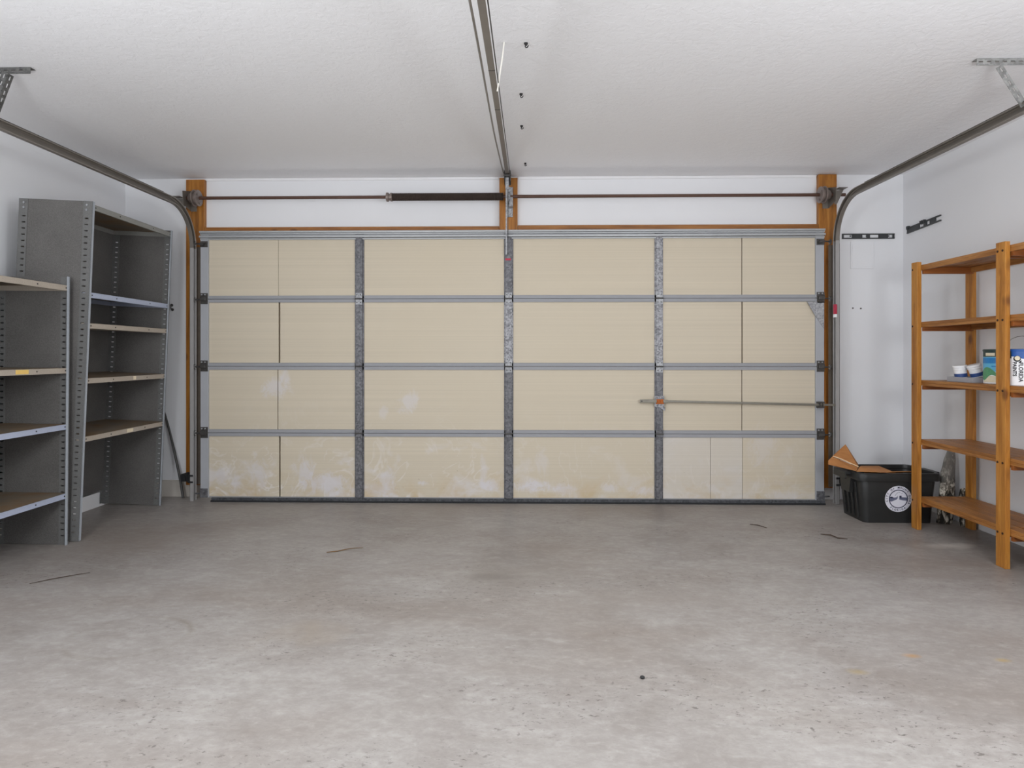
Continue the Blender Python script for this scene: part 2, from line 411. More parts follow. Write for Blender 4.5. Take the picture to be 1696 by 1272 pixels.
# ------------------------------------------------------------------ room
XL,XR,YW,YB,ZC=-3.275,3.015,5.10,-1.0,2.595
DL,DR,DZ=-2.615,2.375,2.16          # door opening in the front wall
struct(MB().box(XL-0.12,XR+0.12,YB,YW+0.6,-0.12,0),'floor',M['floor'])
struct(MB().box(XL-0.12,XR+0.12,YB,YW+0.12,ZC,ZC+0.1),'ceiling',M['ceiling'])
struct(MB().box(XL-0.12,XL,YB,YW+0.12,0,ZC),'wall_left',M['wall'])
struct(MB().box(XR,XR+0.12,YB,YW+0.12,0,ZC),'wall_right',M['wall'])
struct(MB().box(XL,DL,YW,YW+0.12,0,ZC).box(DR,XR,YW,YW+0.12,0,ZC).box(DL,DR,YW,YW+0.12,DZ,ZC),'wall_front',M['wall'])
struct(MB().box(XL+0.02,DL-0.005,YW-0.018,YW+0.001,0,0.135,bev=0.004),'baseboard_front',M['curb'],'short concrete curb at the foot of the front wall left of the garage door')
struct(MB().box(XL-0.001,XL+0.028,2.2,YW-0.02,0,0.11,bev=0.004),'baseboard_left',M['trimw'],'white baseboard along the left wall behind the steel shelving')
struct(MB().box(XR-0.012,XR+0.001,1.0,YW-0.02,0,0.1,bev=0.003),'baseboard_right',M['trimw'])
struct(MB().box(-2.60,-0.215,YW-0.012,YW,ZC-0.022,ZC-0.001,bev=0.003).box(-0.058,2.325,YW-0.012,YW,ZC-0.022,ZC-0.001,bev=0.003),'trim_1',M['trimw'],'thin white bead where the ceiling meets the wall above the door')
def jamb(n,x0,x1,z0,z1,label,mat='woodj',y0=5.06):
    struct(MB().box(x0,x1,y0,YW,z0,z1,bev=0.004),'trim_%d'%n,M[mat],label)
jamb(2,-2.752,-2.602,0.10,2.578,'orange stained vertical jamb board left of the garage door')
jamb(3,-0.208,-0.062,2.125,2.578,'short orange stained board above the middle of the garage door')
jamb(4,2.329,2.472,0.10,2.590,'orange stained vertical jamb board right of the garage door')
jamb(5,-2.600,-0.210,2.10,2.190,'stained header strip above the left half of the garage door','woodx')
jamb(6,-0.060,2.327,2.10,2.196,'stained header strip above the right half of the garage door','woodx')

# ------------------------------------------------------------------ garage door
YD=4.93; O=(-0.115,YD,0)
door=thing('garage_door',O,'closed wide four-section garage door insulated with cream foam boards','garage door')
def dp(mb,name,mat,parent=None,label=None,smooth=False):
    return part(mb,name,mat,parent or door,O,smooth,label)
S=[0.030,0.542,1.066,1.596,2.105]      # section seams
XS=[-2.560,-2.497,-1.337,-1.266,-0.165,-0.094,1.005,1.070,2.242,2.307]
seams={0:(-1.935,0.012,1.686,0.003),1:(-1.950,0.006,1.681,0.006),2:(-1.938,0.014,1.683,0.009),3:(-1.946,0.0025,1.681,0.006)}
for k in range(4):
    z0,z1=S[k],S[k+1]; g=0.0025
    b=MB()
    b.box(XS[0],XS[9],YD+0.042,YD+0.046,z0 if k else z0+g,z1,1)                      # outer skin
    fb=0.0275 if k else 0.009
    b.box(XS[0]+0.001,XS[9]-0.001,YD-0.004,YD+0.042,z0+g-0.001,z0+fb-0.0005,bev=0.0012)   # bottom rail
    b.box(XS[0]+0.001,XS[9]-0.001,YD-0.004,YD+0.042,z1-0.027,z1-g+0.001,bev=0.0012)   # top rail
    sec=dp(b,'door_section',[M['rail'],M['skin']])
    # foam boards of this section
    lx,lw,rx,rw=seams[k]
    cols=[(XS[1],lx-lw/2),(lx+lw/2,XS[2]),(XS[3],XS[4]),(XS[5],XS[6])]
    cols+=[(XS[7],rx-rw/2),(rx+rw/2,XS[8])] if k else [(XS[7],1.4375),(1.4400,rx-rw/2),(rx+rw/2,XS[8])]
    for i,(a,c) in enumerate(cols):
        pale = (k==0 and i in (4,5))
        dp(MB().box(a,c,YD+0.004,YD+0.040,z0+fb,z1-0.0275,bev=0.0015),'foam_board',M['foamw' if pale else 'foam'],sec,'paler foam board' if pale else None)
    # vertical stiles, hat-shaped
    for (a,c) in ((XS[2],XS[3]),(XS[4],XS[5]),(XS[6],XS[7])):
        b=MB()
        b.box(a,c,YD-0.004,YD-0.001,z0+g+0.0005,z1-g-0.0005)
        b.box(a+0.010,c-0.010,YD-0.016,YD-0.004,z0+0.006,z1-0.006,bev=0.003)
        for zz in (z0+0.05,z1-0.05):
            b.cyl((a+0.036,YD-0.016,zz),(a+0.036,YD-0.021,zz),0.006,8)
        br = (a>1.0 and k>=2) or (abs(a-XS[4])<0.01 and k==2)
        dp(b,'stile',M['stilel' if br else 'stile'],sec,'shinier galvanised stile' if br else None)
    for (a,c) in ((XS[0],XS[1]),(XS[8],XS[9])):
        b=MB(); b.box(a,c,YD-0.010,YD+0.040,z0+g+0.0005,z1-g-0.0005,bev=0.004)
        dp(b,'end_stile',M['endstile'],sec,'pale flat end stile')
# hinges on the seams: centre ones are small bright plates, end ones carry rollers
for k in (1,2,3):
    z=S[k]
    for a in (XS[2],XS[4],XS[6]):
        b=MB(); c=a+0.035
        b.box(c-0.026,c+0.026,YD-0.021,YD-0.017,z+0.006,z+0.046,bev=0.001).box(c-0.026,c+0.026,YD-0.021,YD-0.017,z-0.046,z-0.006,bev=0.001)
        b.cyl((c-0.028,YD-0.022,z),(c+0.028,YD-0.022,z),0.006,10,1)
        for dz in (0.03,-0.03):
            for dx in (-0.014,0.014): b.cyl((c+dx,YD-0.021,z+dz),(c+dx,YD-0.026,z+dz),0.005,6,1)
        dp(b,'hinge',[M['ltmetal' if (k==3 or a>-0.5) and not (k==1) else 'stile'],M['dkmetal']])
def end_hinge(side,z,top=False):
    b=MB(); xi=XS[1]-0.002 if side<0 else XS[8]+0.002; xo=XS[0] if side<0 else XS[9]
    lo,hi=min(xi,xo),max(xi,xo)
    b.box(lo+0.004,hi,YD-0.016,YD-0.011,z-0.040,z+0.046,bev=0.002)
    b.box(lo+0.010,hi-0.008,YD-0.040,YD-0.016,z-0.014,z+0.010,bev=0.004)
    b.cyl((lo+0.012,YD-0.030,z+0.012),(hi-0.008,YD-0.030,z+0.012),0.009,10)
    for dx in (0.016,0.042): b.cyl((lo+dx,YD-0.016,z+0.034),(lo+dx,YD-0.024,z+0.034),0.006,6,1)
    h=dp(b,'roller_hinge',[M['dkmetal'],M['ltmetal']])
    b=MB(); xe=xo+side*0.052
    b.cyl((xo-side*0.03,YD+0.02-0.035,z-0.004),(xe-side*0.004,YD+0.02-0.015,z-0.004),0.0055,8)
    b.lathe([(0.016,-0.006),(0.020,-0.003),(0.020,0.003),(0.016,0.006)],(xe+side*0.006,YD+0.015,z-0.004),'x',16)
    dp(b,'roller',M['dkmetal'],h)
for k in (1,2,3):
    for sd in (-1,1): end_hinge(sd,S[k])
for sd in (-1,1):   # top roller brackets and bottom fixtures
    xo=XS[0] if sd<0 else XS[9]
    b=MB(); a=min(xo,xo-sd*0.06); c=max(xo,xo-sd*0.06)
    b.box(a,c,YD-0.016,YD-0.011,2.005,2.052,bev=0.002).box(a+0.006,c-0.02,YD-0.05,YD-0.016,2.018,2.026)
    b.cyl((xo-sd*0.05,YD-0.03,2.034),(xo+sd*0.052,YD+0.01,2.034),0.0055,8)
    b.lathe([(0.016,-0.006),(0.020,-0.003),(0.020,0.003),(0.016,0.006)],(xo+sd*0.056,YD+0.013,2.034),'x',16)
    dp(b,'top_roller_bracket',M['dkmetal'])
    b=MB(); b.box(a,c,YD-0.020,YD-0.011,0.034,0.105,bev=0.003)
    b.cyl((xo-sd*0.04,YD-0.020,0.07),(xo-sd*0.04,YD-0.032,0.07),0.010,8).cyl((xo-sd*0.03,YD-0.005,0.06),(xo+sd*0.05,YD+0.012,0.06),0.006,8)
    dp(b,'bottom_fixture',M['stile'])
# strut across the top of the door
b=MB(); b.box(XS[0]-0.003,XS[9]+0.003,YD-0.012,YD+0.03,2.062,2.074,bev=0.002).box(XS[0]-0.003,XS[9]+0.003,YD-0.030,YD-0.012,2.077,2.094,bev=0.004)
b.box(XS[0]-0.003,XS[9]+0.003,YD-0.014,YD+0.03,2.103,2.114,bev=0.002).box(XS[0]-0.003,XS[9]+0.003,YD-0.026,YD+0.03,2.1145,2.130,bev=0.003)
dp(b,'strut',M['strut'])
# bottom rail retainer and rubber seal
dp(MB().box(XS[0]+0.09,XS[9]+0.004,YD-0.018,YD+0.04,0.010,0.034,bev=0.002),'bottom_retainer',M['retain'])
sl=MB(); sl.box(XS[0]+0.085,XS[9]+0.006,YD-0.024,YD+0.045,-0.001,0.013,bev=0.005)
dp(sl,'bottom_seal',M['black'],label='black rubber seal')
# gusset plate at the right end of the third section
dp(MB().prism([(2.174,1.566),(2.304,1.566),(2.304,1.36),(2.240,1.452)],0.004,'y',YD-0.016),'gusset_plate',M['ltmetal'],label='bright triangular corner gusset')
# slide lock: flat bar, rod, rusty centre plate, end guide
lk=dp(MB().box(1.000,1.076,YD-0.026,YD-0.017,0.750,0.838,bev=0.003).prism([(1.036,0.752),(1.082,0.752),(1.080,0.722)],0.006,'y',YD-0.024),'lock_bracket',M['stilel'],label='galvanised lock bracket')
dp(MB().box(1.010,1.072,YD-0.033,YD-0.0265,0.776,0.814,bev=0.004).cyl((1.030,YD-0.033,0.795),(1.030,YD-0.042,0.795),0.010,10).cyl((1.052,YD-0.033,0.795),(1.052,YD-0.042,0.795),0.010,10),'lock_latch',M['rust'],lk,'rusted latch plate')
b=MB(); b.box(0.886,1.015,YD-0.036,YD-0.027,0.786,0.812,bev=0.002); b.cyl((0.90,YD-0.036,0.799),(0.90,YD-0.038,0.799),0.005,8,1)
dp(b,'lock_handle_bar',[M['barlock'],M['black']],lk)
b=MB(); Mx=Matrix.Translation((1.07,YD-0.031,0.798))@Matrix.Rotation(math.atan2(0.027,1.29),4,'Y')
b.box(0,1.31,-0.004,0.004,-0.0085,0.0085,0,Mx,0.003); b.box(-0.005,0.03,-0.006,0.006,-0.012,0.012,0,Mx,0.003)
dp(b,'lock_rod',M['barlock'],lk)
dp(MB().box(2.246,2.296,YD-0.044,YD-0.011,0.748,0.760).box(2.246,2.296,YD-0.044,YD-0.011,0.785,0.797).box(2.256,2.264,YD-0.046,YD-0.040,0.752,0.792).box(2.278,2.286,YD-0.046,YD-0.040,0.752,0.792),'lock_guide',M['dkmetal'])
dp(MB().box(-0.156,-0.112,YD-0.019,YD-0.0155,1.893,1.909,bev=0.003),'tape_mark',M['red'],label='scrap of red tape on the middle stile')

# ------------------------------------------------------------------ door tracks
def sweep(path,prof,X,inward,mb,thick=0.0018,mi=0):
    """path in (y,z); prof (n,x): n across the path in its plane, x measured from X toward the wall"""
    pts=[Vector((0,y,z)) for y,z in path]; fr=[]
    for i,p in enumerate(pts):
        t=(pts[min(i+1,len(pts)-1)]-pts[max(i-1,0)]).normalized(); n=Vector((0,-t.z,t.y)); fr.append((p,n))
    b=bmesh.new(); rows=[]
    for p,n in fr:
        rows.append([b.verts.new((X+inward*q[1],p.y+n.y*q[0],p.z+n.z*q[0])) for q in prof])
    for r0,r1 in zip(rows,rows[1:]):
        for i in range(len(prof)-1): b.faces.new((r0[i],r0[i+1],r1[i+1],r1[i]))
    bmesh.ops.recalc_face_normals(b,faces=b.faces[:]); bmesh.ops.solidify(b,geom=b.faces[:],thickness=thick)
    mb.merge(b,mi)
PROF=[(-0.017,0.004),(-0.019,0.0),(-0.025,0.001),(-0.025,0.026),(-0.018,0.032),(0.018,0.032),(0.025,0.026),(0.025,0.001),(0.019,0.0),(0.017,0.004)]
def make_track(side,X,zt,label):
    yv=YD+0.012; R=0.31; zc_=zt-0.025; org=(X,yv,0)
    rt=thing('door_track',org,label,'door track','garage door tracks')
    # vertical run then the curve
    b=MB(); path=[(yv,0.004),(yv,0.6),(yv,1.3),(yv,zc_-R)]
    curve=[(yv-R+R*math.cos(a*PI/2/14),zc_-R+R*math.sin(a*PI/2/14)) for a in range(0,15)]
    sweep(path,PROF,X,side,b); part(b,'vertical_track',M['trackl'],rt,org)
    b=MB(); sweep(curve,PROF,X,side,b); part(b,'curved_track',M['track'],rt,org)
    b=MB(); sweep([(yv-R+0.02,zc_),(3.5,zc_),(2.4,zc_),(1.5,zc_)],PROF,X,side,b); part(b,'horizontal_track',M['track'],rt,org)
    b=MB(); xo=X+side*0.034
    b.box(min(xo,xo+side*0.003),max(xo,xo+side*0.003),1.5,4.52,zt-0.03,zt+0.006).box(min(X+side*0.006,xo),max(X+side*0.006,xo),1.5,4.52,zt+0.003,zt+0.006)
    part(b,'track_angle',M['trackd'],rt,org)
    # jamb angle behind the vertical run and its brackets
    b=MB(); x0=X+side*0.036
    b.box(min(x0,x0-side*0.052),max(x0,x0-side*0.052),yv+0.060,yv+0.064,0.12,2.02).box(min(x0,x0+side*0.003),max(x0,x0+side*0.003),yv-0.006,yv+0.062,0.12,2.02)
    part(b,'jamb_angle',M['jangle'],rt,org)
    for zz in (0.178,):
        b=MB(); sgn=side
        a0,a1=sorted((X+sgn*0.036,X+sgn*0.125))
        b.box(a0,a1,yv+0.02,yv+0.024,zz-0.030,zz-0.022).box(a0,a1,yv+0.02,yv+0.024,zz+0.022,zz+0.030)
        b.box(a0,a0+0.012,yv+0.02,yv+0.024,zz-0.022,zz+0.022).box(a1-0.012,a1,yv+0.02,yv+0.024,zz-0.022,zz+0.022).box((a0+a1)/2-0.008,(a0+a1)/2+0.01,yv+0.02,yv+0.024,zz-0.022,zz+0.022)
        b.box(a0,a0+0.03,yv+0.0235,yv+0.118,zz-0.028,zz+0.028)
        q0,q1=sorted((X,X+sgn*0.038)); b.box(q0,q1,yv-0.034,yv-0.027,zz-0.030,zz-0.018).box(q0,q1,yv-0.034,yv-0.027,zz+0.020,zz+0.034); r0,r1=sorted((X+sgn*0.034,X+sgn*0.040)); b.box(r0,r1,yv-0.034,yv+0.024,zz-0.030,zz+0.034)
        part(b,'track_bracket',M['black'],rt,org,label='black slotted foot bracket')
    # flag plate beside the curve
    b=MB(); xa,xb=(-2.711,-2.785) if side<0 else (2.408,2.475)
    b.prism([(xb,zt+0.065),(xa,zt+0.06),(xa,zt-0.050),(xa+(xb-xa)*0.3,zt-0.040)],0.004,'y',yv+0.02)
    b.box(min(xb,xa),max(xb,xa),yv-0.05,yv+0.024,zt+0.0655,zt+0.069)
    part(b,'flag_bracket',M['track'],rt,org)
    # rear hanger from the ceiling
    return rt,org
tl,ol=make_track(-1,-2.615,2.335,'grey steel garage door track curving up along the left wall')
tr,orr=make_track(1,2.395,2.375,'grey steel garage door track curving up along the right wall')
def perforated(mb,L,w,h,M4,mi=0):
    """slotted angle iron of length L along local x"""
    n=int(L/0.038); us=[0]; 
    for i in range(n): us+= [0.010+i*0.038,0.010+i*0.038+0.020]
    us.append(L); vs=[0,w*0.36,w*0.62,w]
    for face in (0,1):
        P=(lambda u,v:(M4@Vector((u,0,-v)))) if face else (lambda u,v:(M4@Vector((u,v*h/w,0))))
        mb.sheet(us,vs,lambda i,j:(i%2==1 and j==1),P,0.002,mi)
b=MB(); perforated(b,0.60,0.032,0.032,Matrix.Translation((-3.07,3.10,ZC-0.001)))
part(b,'hanger_bar',M['hangerd'],tl,ol,label='dark slotted ceiling angle')
def strut_between(p,q,w=0.032):
    p=Vector(p);q=Vector(q); d=q-p; x=d.normalized(); y=Vector((0,1,0)); z=x.cross(y).normalized(); y=z.cross(x)
    M4=Matrix((x,y,z)).transposed().to_4x4(); M4.translation=p
    b=MB(); perforated(b,d.length,w,w,M4); return b
part(strut_between((-2.575,3.09,ZC-0.035),(-2.66,3.09,2.34)),'hanger_strut',M['hangerd'],tl,ol)
b=MB(); perforated(b,0.60,0.034,0.034,Matrix.Translation((2.187,3.105,ZC-0.001)))
part(b,'hanger_bar',M['hanger'],tr,orr,label='pale slotted ceiling angle')
part(strut_between((2.305,3.10,ZC-0.033),(2.425,3.10,2.37),0.036),'hanger_strut',M['hanger'],tr,orr)
part(MB().box(2.372,2.394,YD-0.034,YD-0.014,1.47,1.545,bev=0.002),'tape_wrap',M['red'],tr,orr,label='red tape wrapped round the vertical track')
part(MB().box(2.372,2.394,YD-0.034,YD-0.014,1.445,1.469,bev=0.002),'tape_wrap',M['white'],tr,orr,label='white end of the tape')

# ------------------------------------------------------------------ torsion spring assembly
YS=4.985; ZS=2.408; O2=(-0.115,YS,ZS)
ts=thing('torsion_spring',O2,'brown torsion shaft with a dark spring and cable drums above the garage door','garage door spring')
part(MB().cyl((-2.715,YS,ZS),(2.500,YS,ZS),0.0125,14),'shaft',M['shaft'],ts,O2,True)
b=MB(); prof=[]; x=-1.06; i=0
while x<-0.175:
    prof+= [(0.0275,x),(0.0315,x+0.0035)]; x+=0.007
b.lathe(prof,(0,YS,ZS),'x',20); part(b,'spring',M['spring'],ts,O2,True)
b=MB(); b.lathe([(0.020,-1.105),(0.036,-1.10),(0.036,-1.085),(0.027,-1.08),(0.027,-1.072),(0.034,-1.068),(0.034,-1.055),(0.02,-1.05)],(0,YS,ZS),'x',20)
part(b,'winding_cone',M['drum'],ts,O2,True)
for sd,xc in ((-1,-2.648),(1,2.345)):
    b=MB(); b.lathe([(0.018,-0.040),(0.030,-0.036),(0.036,-0.030),(0.040,-0.012),(0.046,-0.004),(0.058,0.0),(0.066,0.006),(0.066,0.014),(0.050,0.018),(0.050,0.030),(0.064,0.034),(0.064,0.042),(0.018,0.046)] if sd<0 else
        [(0.018,-0.046),(0.064,-0.042),(0.064,-0.034),(0.050,-0.030),(0.050,-0.018),(0.066,-0.014),(0.066,-0.006),(0.058,0.0),(0.046,0.004),(0.040,0.012),(0.036,0.030),(0.030,0.036),(0.018,0.040)],(xc,YS,ZS),'x',28)
    for a in range(3):
        an=a*2*PI/3+0.5; b.cyl((xc-sd*0.046,YS+0.04*math.cos(an),ZS+0.04*math.sin(an)),(xc-sd*0.052,YS+0.04*math.cos(an),ZS+0.04*math.sin(an)),0.009,8)
    part(b,'cable_drum',M['drum'],ts,O2,True)
    b=MB(); xb=xc+sd*0.058; b.prism([(YS-0.06,ZS+0.045),(YS+0.074,ZS+0.075),(YS+0.074,ZS-0.09),(YS-0.05,ZS-0.06)],0.004,'x',xb-0.002)
    b.box(min(xb-sd*0.045,xb),max(xb-sd*0.045,xb),5.055,5.0595,ZS-0.09,ZS+0.075)
    part(b,'bearing_plate',M['track'],ts,O2)
b=MB(); b.box(-0.152,-0.100,5.050,5.058,2.26,2.50,bev=0.002).box(-0.140,-0.132,4.95,5.05,2.36,2.45).lathe([(0.030,-0.142),(0.036,-0.138),(0.036,-0.122),(0.018,-0.118)],(0,YS,ZS),'x',20)
b.box(-0.128,-0.098,4.975,5.05,2.33,2.44,bev=0.004).cyl((-0.125,5.05,2.49),(-0.125,5.04,2.49),0.010,6).cyl((-0.125,5.05,2.285),(-0.125,5.04,2.285),0.010,6)
part(b,'centre_bracket',M['ltmetal'],ts,O2)

# ------------------------------------------------------------------ opener rail
def lerp(a,b,t): return tuple(x+(y-x)*t for x,y in zip(a,b))
A=Vector((-0.140,4.93,2.580)); B=Vector((-0.150,0.9,2.262)); O3=tuple(A)
rl=thing('opener_rail',O3,'dark steel opener rail running along the ceiling to the door centre','opener rail')
d=(B-A); ax=d.normalized(); sd_=ax.cross(Vector((0,0,1))).normalized(); up=sd_.cross(ax)
def RB(mb,l0,l1,s0,s1,u0,u1,mi=0):
    M4=Matrix((ax,sd_,up)).transposed().to_4x4(); M4.translation=A
    mb.box(l0,l1,s0,s1,u0,u1,mi,M4); return mb
L=d.length
b=MB(); RB(b,0.05,L,-0.014,0.014,-0.016,-0.013); RB(b,0.05,L,-0.0015,0.0015,-0.013,0.010)
for q in (1.65,2.20): RB(b,q,q+0.006,-0.0145,0.0145,-0.0165,-0.0125,1)
part(b,'rail',[M['track'],M['black']],rl,O3)
# chain runs either side of the rail, the left one hanging slack
def rp(l,s,u): return A+ax*l+sd_*s+up*u
sgn = 1 if (rp(0,1,0)-A).x>0 else -1
pts=[rp(0.02,-0.030*sgn*1.0,-0.006)]+[rp(l,-sgn*(0.030+0.010*min(1,l/1.2)),-0.006-0.018*math.sin(min(1,l/2.4)*PI)*1.0) for l in [0.3+0.25*i for i in range(16)]]
part(MB().tube(pts,0.0050,8),'chain',M['track'],rl,O3,True)
part(MB().tube([rp(0.02,sgn*0.020,-0.008)]+[rp(l,sgn*0.021,-0.010) for l in (0.5,1.2,2.0,3.0,L)],0.0026,8),'chain',M['trackd'],rl,O3,True,'thin dark return chain')
b=MB(); b.box(-0.166,-0.160,4.90,5.055,2.520,2.590).box(-0.120,-0.114,4.90,5.055,2.520,2.590).box(-0.166,-0.114,5.050,5.057,2.515,2.592)
b.cyl((-0.170,4.925,2.560),(-0.110,4.925,2.560),0.008,10).cyl((-0.156,4.95,2.560),(-0.124,4.95,2.560),0.024,16)
part(b,'header_bracket',M['dkmetal'],rl,O3)
b=MB(); b.box(-0.152,-0.142,4.885,4.890,1.93,2.53).box(-0.137,-0.132,4.885,4.889,2.05,2.50,1).box(-0.154,-0.128,4.882,4.898,2.44,2.53)
b.cyl((-0.147,4.91,1.94),(-0.147,4.880,1.94),0.007,8)
part(b,'door_arm',[M['ltmetal'],M['trackd']],rl,O3,label='straight pale door arm')
solo(MB().tube([(-0.097,2.90,ZC),(-0.104,2.895,2.53),(-0.118,2.90,2.44),(-0.129,2.90,2.37)],0.0036,8),'pull_cord',M['cord'],'white nylon cord hanging beside the opener rail near the camera','cord')

# ceiling hooks
for (x,y,lab) in ((-0.023,3.472,'small dark screw hook in the ceiling right of the rail, second from the camera'),(-0.023,3.957,'small dark screw hook in the ceiling right of the rail, third from the camera'),(0.0,4.732,'small dark screw hook in the ceiling nearest the garage door'),(0.003,2.907,'small dark screw hook in the ceiling nearest the camera')):
    b=MB(); b.cyl((x,y,ZC),(x,y,ZC-0.012),0.005,8)
    b.tube([(x,y,ZC-0.010),(x-0.003,y,ZC-0.017),(x,y,ZC-0.022),(x+0.007,y,ZC-0.020),(x+0.011,y,ZC-0.012)],0.0028,6)
    b.lathe([(0.009,ZC-0.006),(0.009,ZC)],(x,y,0),'z',10)
    solo(b,'ceiling_hook',M['pebble'],lab,'hook','screw hooks in the ceiling')

# ------------------------------------------------------------------ grey steel shelving
def slots(us_extra,H,z0=0.05,pitch=0.0381,hh=0.0085):
    vs=[0]; z=z0
    while z<H-0.10:
        vs+=[z,z+hh]; z+=pitch
    vs.append(H); return vs
def shelf_unit(root,D,H,Ln,shelves,back=None,tags=()):
    """local frame: x=0 front edge, x=-D rear, y=0 far end panel, y=-Ln near end panel, z up"""
    vs=slots(None,H)
    for y,nm in ((0,'side_panel'),(-Ln,'side_panel')):
        us=[0,-0.022,-0.044,-(D-0.044),-(D-0.022),-D]
        b=MB(); b.sheet(us,vs,lambda i,j:(i in (1,3) and j%2==1),lambda u,v:(u,y,v),0.0016)
        part(b,nm,M['pframe'],root)
        s=-1 if y==0 else 1      # flanges turn into the unit
        for xf,sg in ((0,-1),(-D,1)):
            b=MB()
            for off in (0.0035,-0.0030):
                b.sheet([0,0.022,0.044,0.055],vs,lambda i,j:(i==1 and j%2==1),lambda u,v:(xf+sg*u,y+s*off,v),0.0016)
            b.box(min(xf,xf+sg*0.0025),max(xf,xf+sg*0.0025),min(y,y+s*0.021),max(y,y+s*0.021),0,H,1)
            for zz in (H-0.025,H-0.055):
                b.cyl((xf+sg*0.033,y-s*0.003,zz),(xf+sg*0.033,y-s*0.009,zz),0.007,6,2)
            part(b,'post',[M['post'],M['postl'] if xf==0 else M['post'],M['ltmetal']],root)
    if back:
        part(MB().box(-D+0.003,-D+0.0055,-Ln+0.004,-0.004,back[0],back[1]),'back_panel',M['pframe'],root)
    for i,(z,lip) in enumerate(shelves):
        b=MB(); t=0.033; y0,y1=-Ln+0.006,-0.006; x0,x1=-D+0.007,-0.004
        b.box(x0,x1,y0,y1,z-0.002,z,1)
        b.box(x1-0.002,x1,y0,y1,z-t,z,0).box(x0,x0+0.002,y0,y1,z-t,z,0)
        b.box(x0+0.002,x1-0.002,y0,y0+0.002,z-t,z-0.002,0).box(x0+0.002,x1-0.002,y1-0.002,y1,z-t,z-0.002,0)
        b.box(x1-0.014,x1-0.002,y0+0.004,y1-0.004,z-t,z-t+0.002,0)
        for yy in (y0+0.03,y0+Ln*0.30,y0+Ln*0.72,y1-0.02): b.cyl((x1-0.001,yy,z-t*0.5),(x1+0.0012,yy,z-t*0.5),0.0045,8,2)
        sh=part(b,'shelf',[M[lip],M['top'],M['pebble']],root)
        for (k,yy,w,mt) in tags:
            if k==i: part(MB().box(x1-0.0005,x1+0.0015,yy,yy+w,z-t+0.005,z-0.004),'shelf_label',M[mt],sh)
far=thing('shelving_unit',(-2.790,4.775,0.004),'taller grey steel shelving unit tilting toward the room beside the garage door','shelving unit','grey steel shelving units',rot=(0,math.radians(2.4),math.radians(1.7)))
shelf_unit(far,0.452,2.105,0.93,[(2.088,'lipgrey'),(1.543,'lipblue'),(1.352,'lipbeige'),(1.008,'lipbeige'),(0.644,'lipbeige')],back=(0.10,2.09),tags=[(3,-0.42,0.03,'cream'),(4,-0.47,0.07,'cream')])
near=thing('shelving_unit',(-2.790,3.79,0.0),'lower grey steel shelving unit cut by the left edge of the photo, rusty shelf tops','shelving unit','grey steel shelving units',rot=(0,math.radians(0.5),0))
shelf_unit(near,0.45,1.632,0.914,[(1.579,'lipbeige'),(1.078,'lipbeige'),(0.737,'lipblue'),(0.317,'lipblue')],back=(0.10,1.57),tags=[(1,-0.40,0.09,'yellow')])

# ------------------------------------------------------------------ wooden shelving
XF,XBk=2.590,2.975; O4=(2.78,3.88,0)
ws=thing('wooden_shelf_rack',O4,'orange stained slatted pine shelving rack against the right wall','shelving unit')
py=[(4.225,4.290),(3.462,3.530),(2.690,2.757)]; PH=1.772
SZ=[1.752,1.375,0.990,0.598,0.216]
def wp(mb,n,m,par=None): return part(mb,n,m,par or ws,O4)
for (a,c) in py:
    for xf in (XF,XBk-0.028):
        po=wp(MB().box(xf,xf+0.028,a,c,0,PH,bev=0.004),'post',M['woodz'])
        if xf==XF:
            for z in SZ:
                for yy in ((a+0.018,c-0.014) if a<4 else (c-0.014,)):
                    wp(MB().lathe([(0.0050,-0.002),(0.0066,-0.0008),(0.0066,0.003)],(xf-0.0005,yy,z-0.028),'x',12),'bolt',M['bolt'],po)
for (s0,s1) in ((py[1][1]-0.030,py[0][0]+0.028),(py[2][1]-0.03,py[1][0]+0.028)):
    for zi,z in enumerate(SZ):
        sh=MB()
        xw=(XBk-0.030-XF-0.030); n=4; w=xw/n
        for i in range(n):
            x0=XF+0.030+i*w
            sh.box(x0+0.001,x0+w-0.003,s0,s1,z-0.018,z,bev=0.002)
        o=wp(sh,'shelf',M['woody'])
        wp(MB().box(XF+0.0285,XF+0.048,s0,s1,z-0.036,z-0.0185,bev=0.002),'shelf_rail',M['woody'],o)
        wp(MB().box(XBk-0.048,XBk-0.0285,s0,s1,z-0.054,z-0.0185,bev=0.002),'shelf_rail',M['woody'],o)
        for yy in (s0+0.033,s1-0.047):
            wp(MB().box(XF+0.0300,XBk-0.0300,yy,yy+0.018,z-0.062,z-0.0365,bev=0.002).box(XF+0.0485,XBk-0.0485,yy+0.001,yy+0.017,z-0.0366,z-0.0185),'cleat',M['woodd'],o)

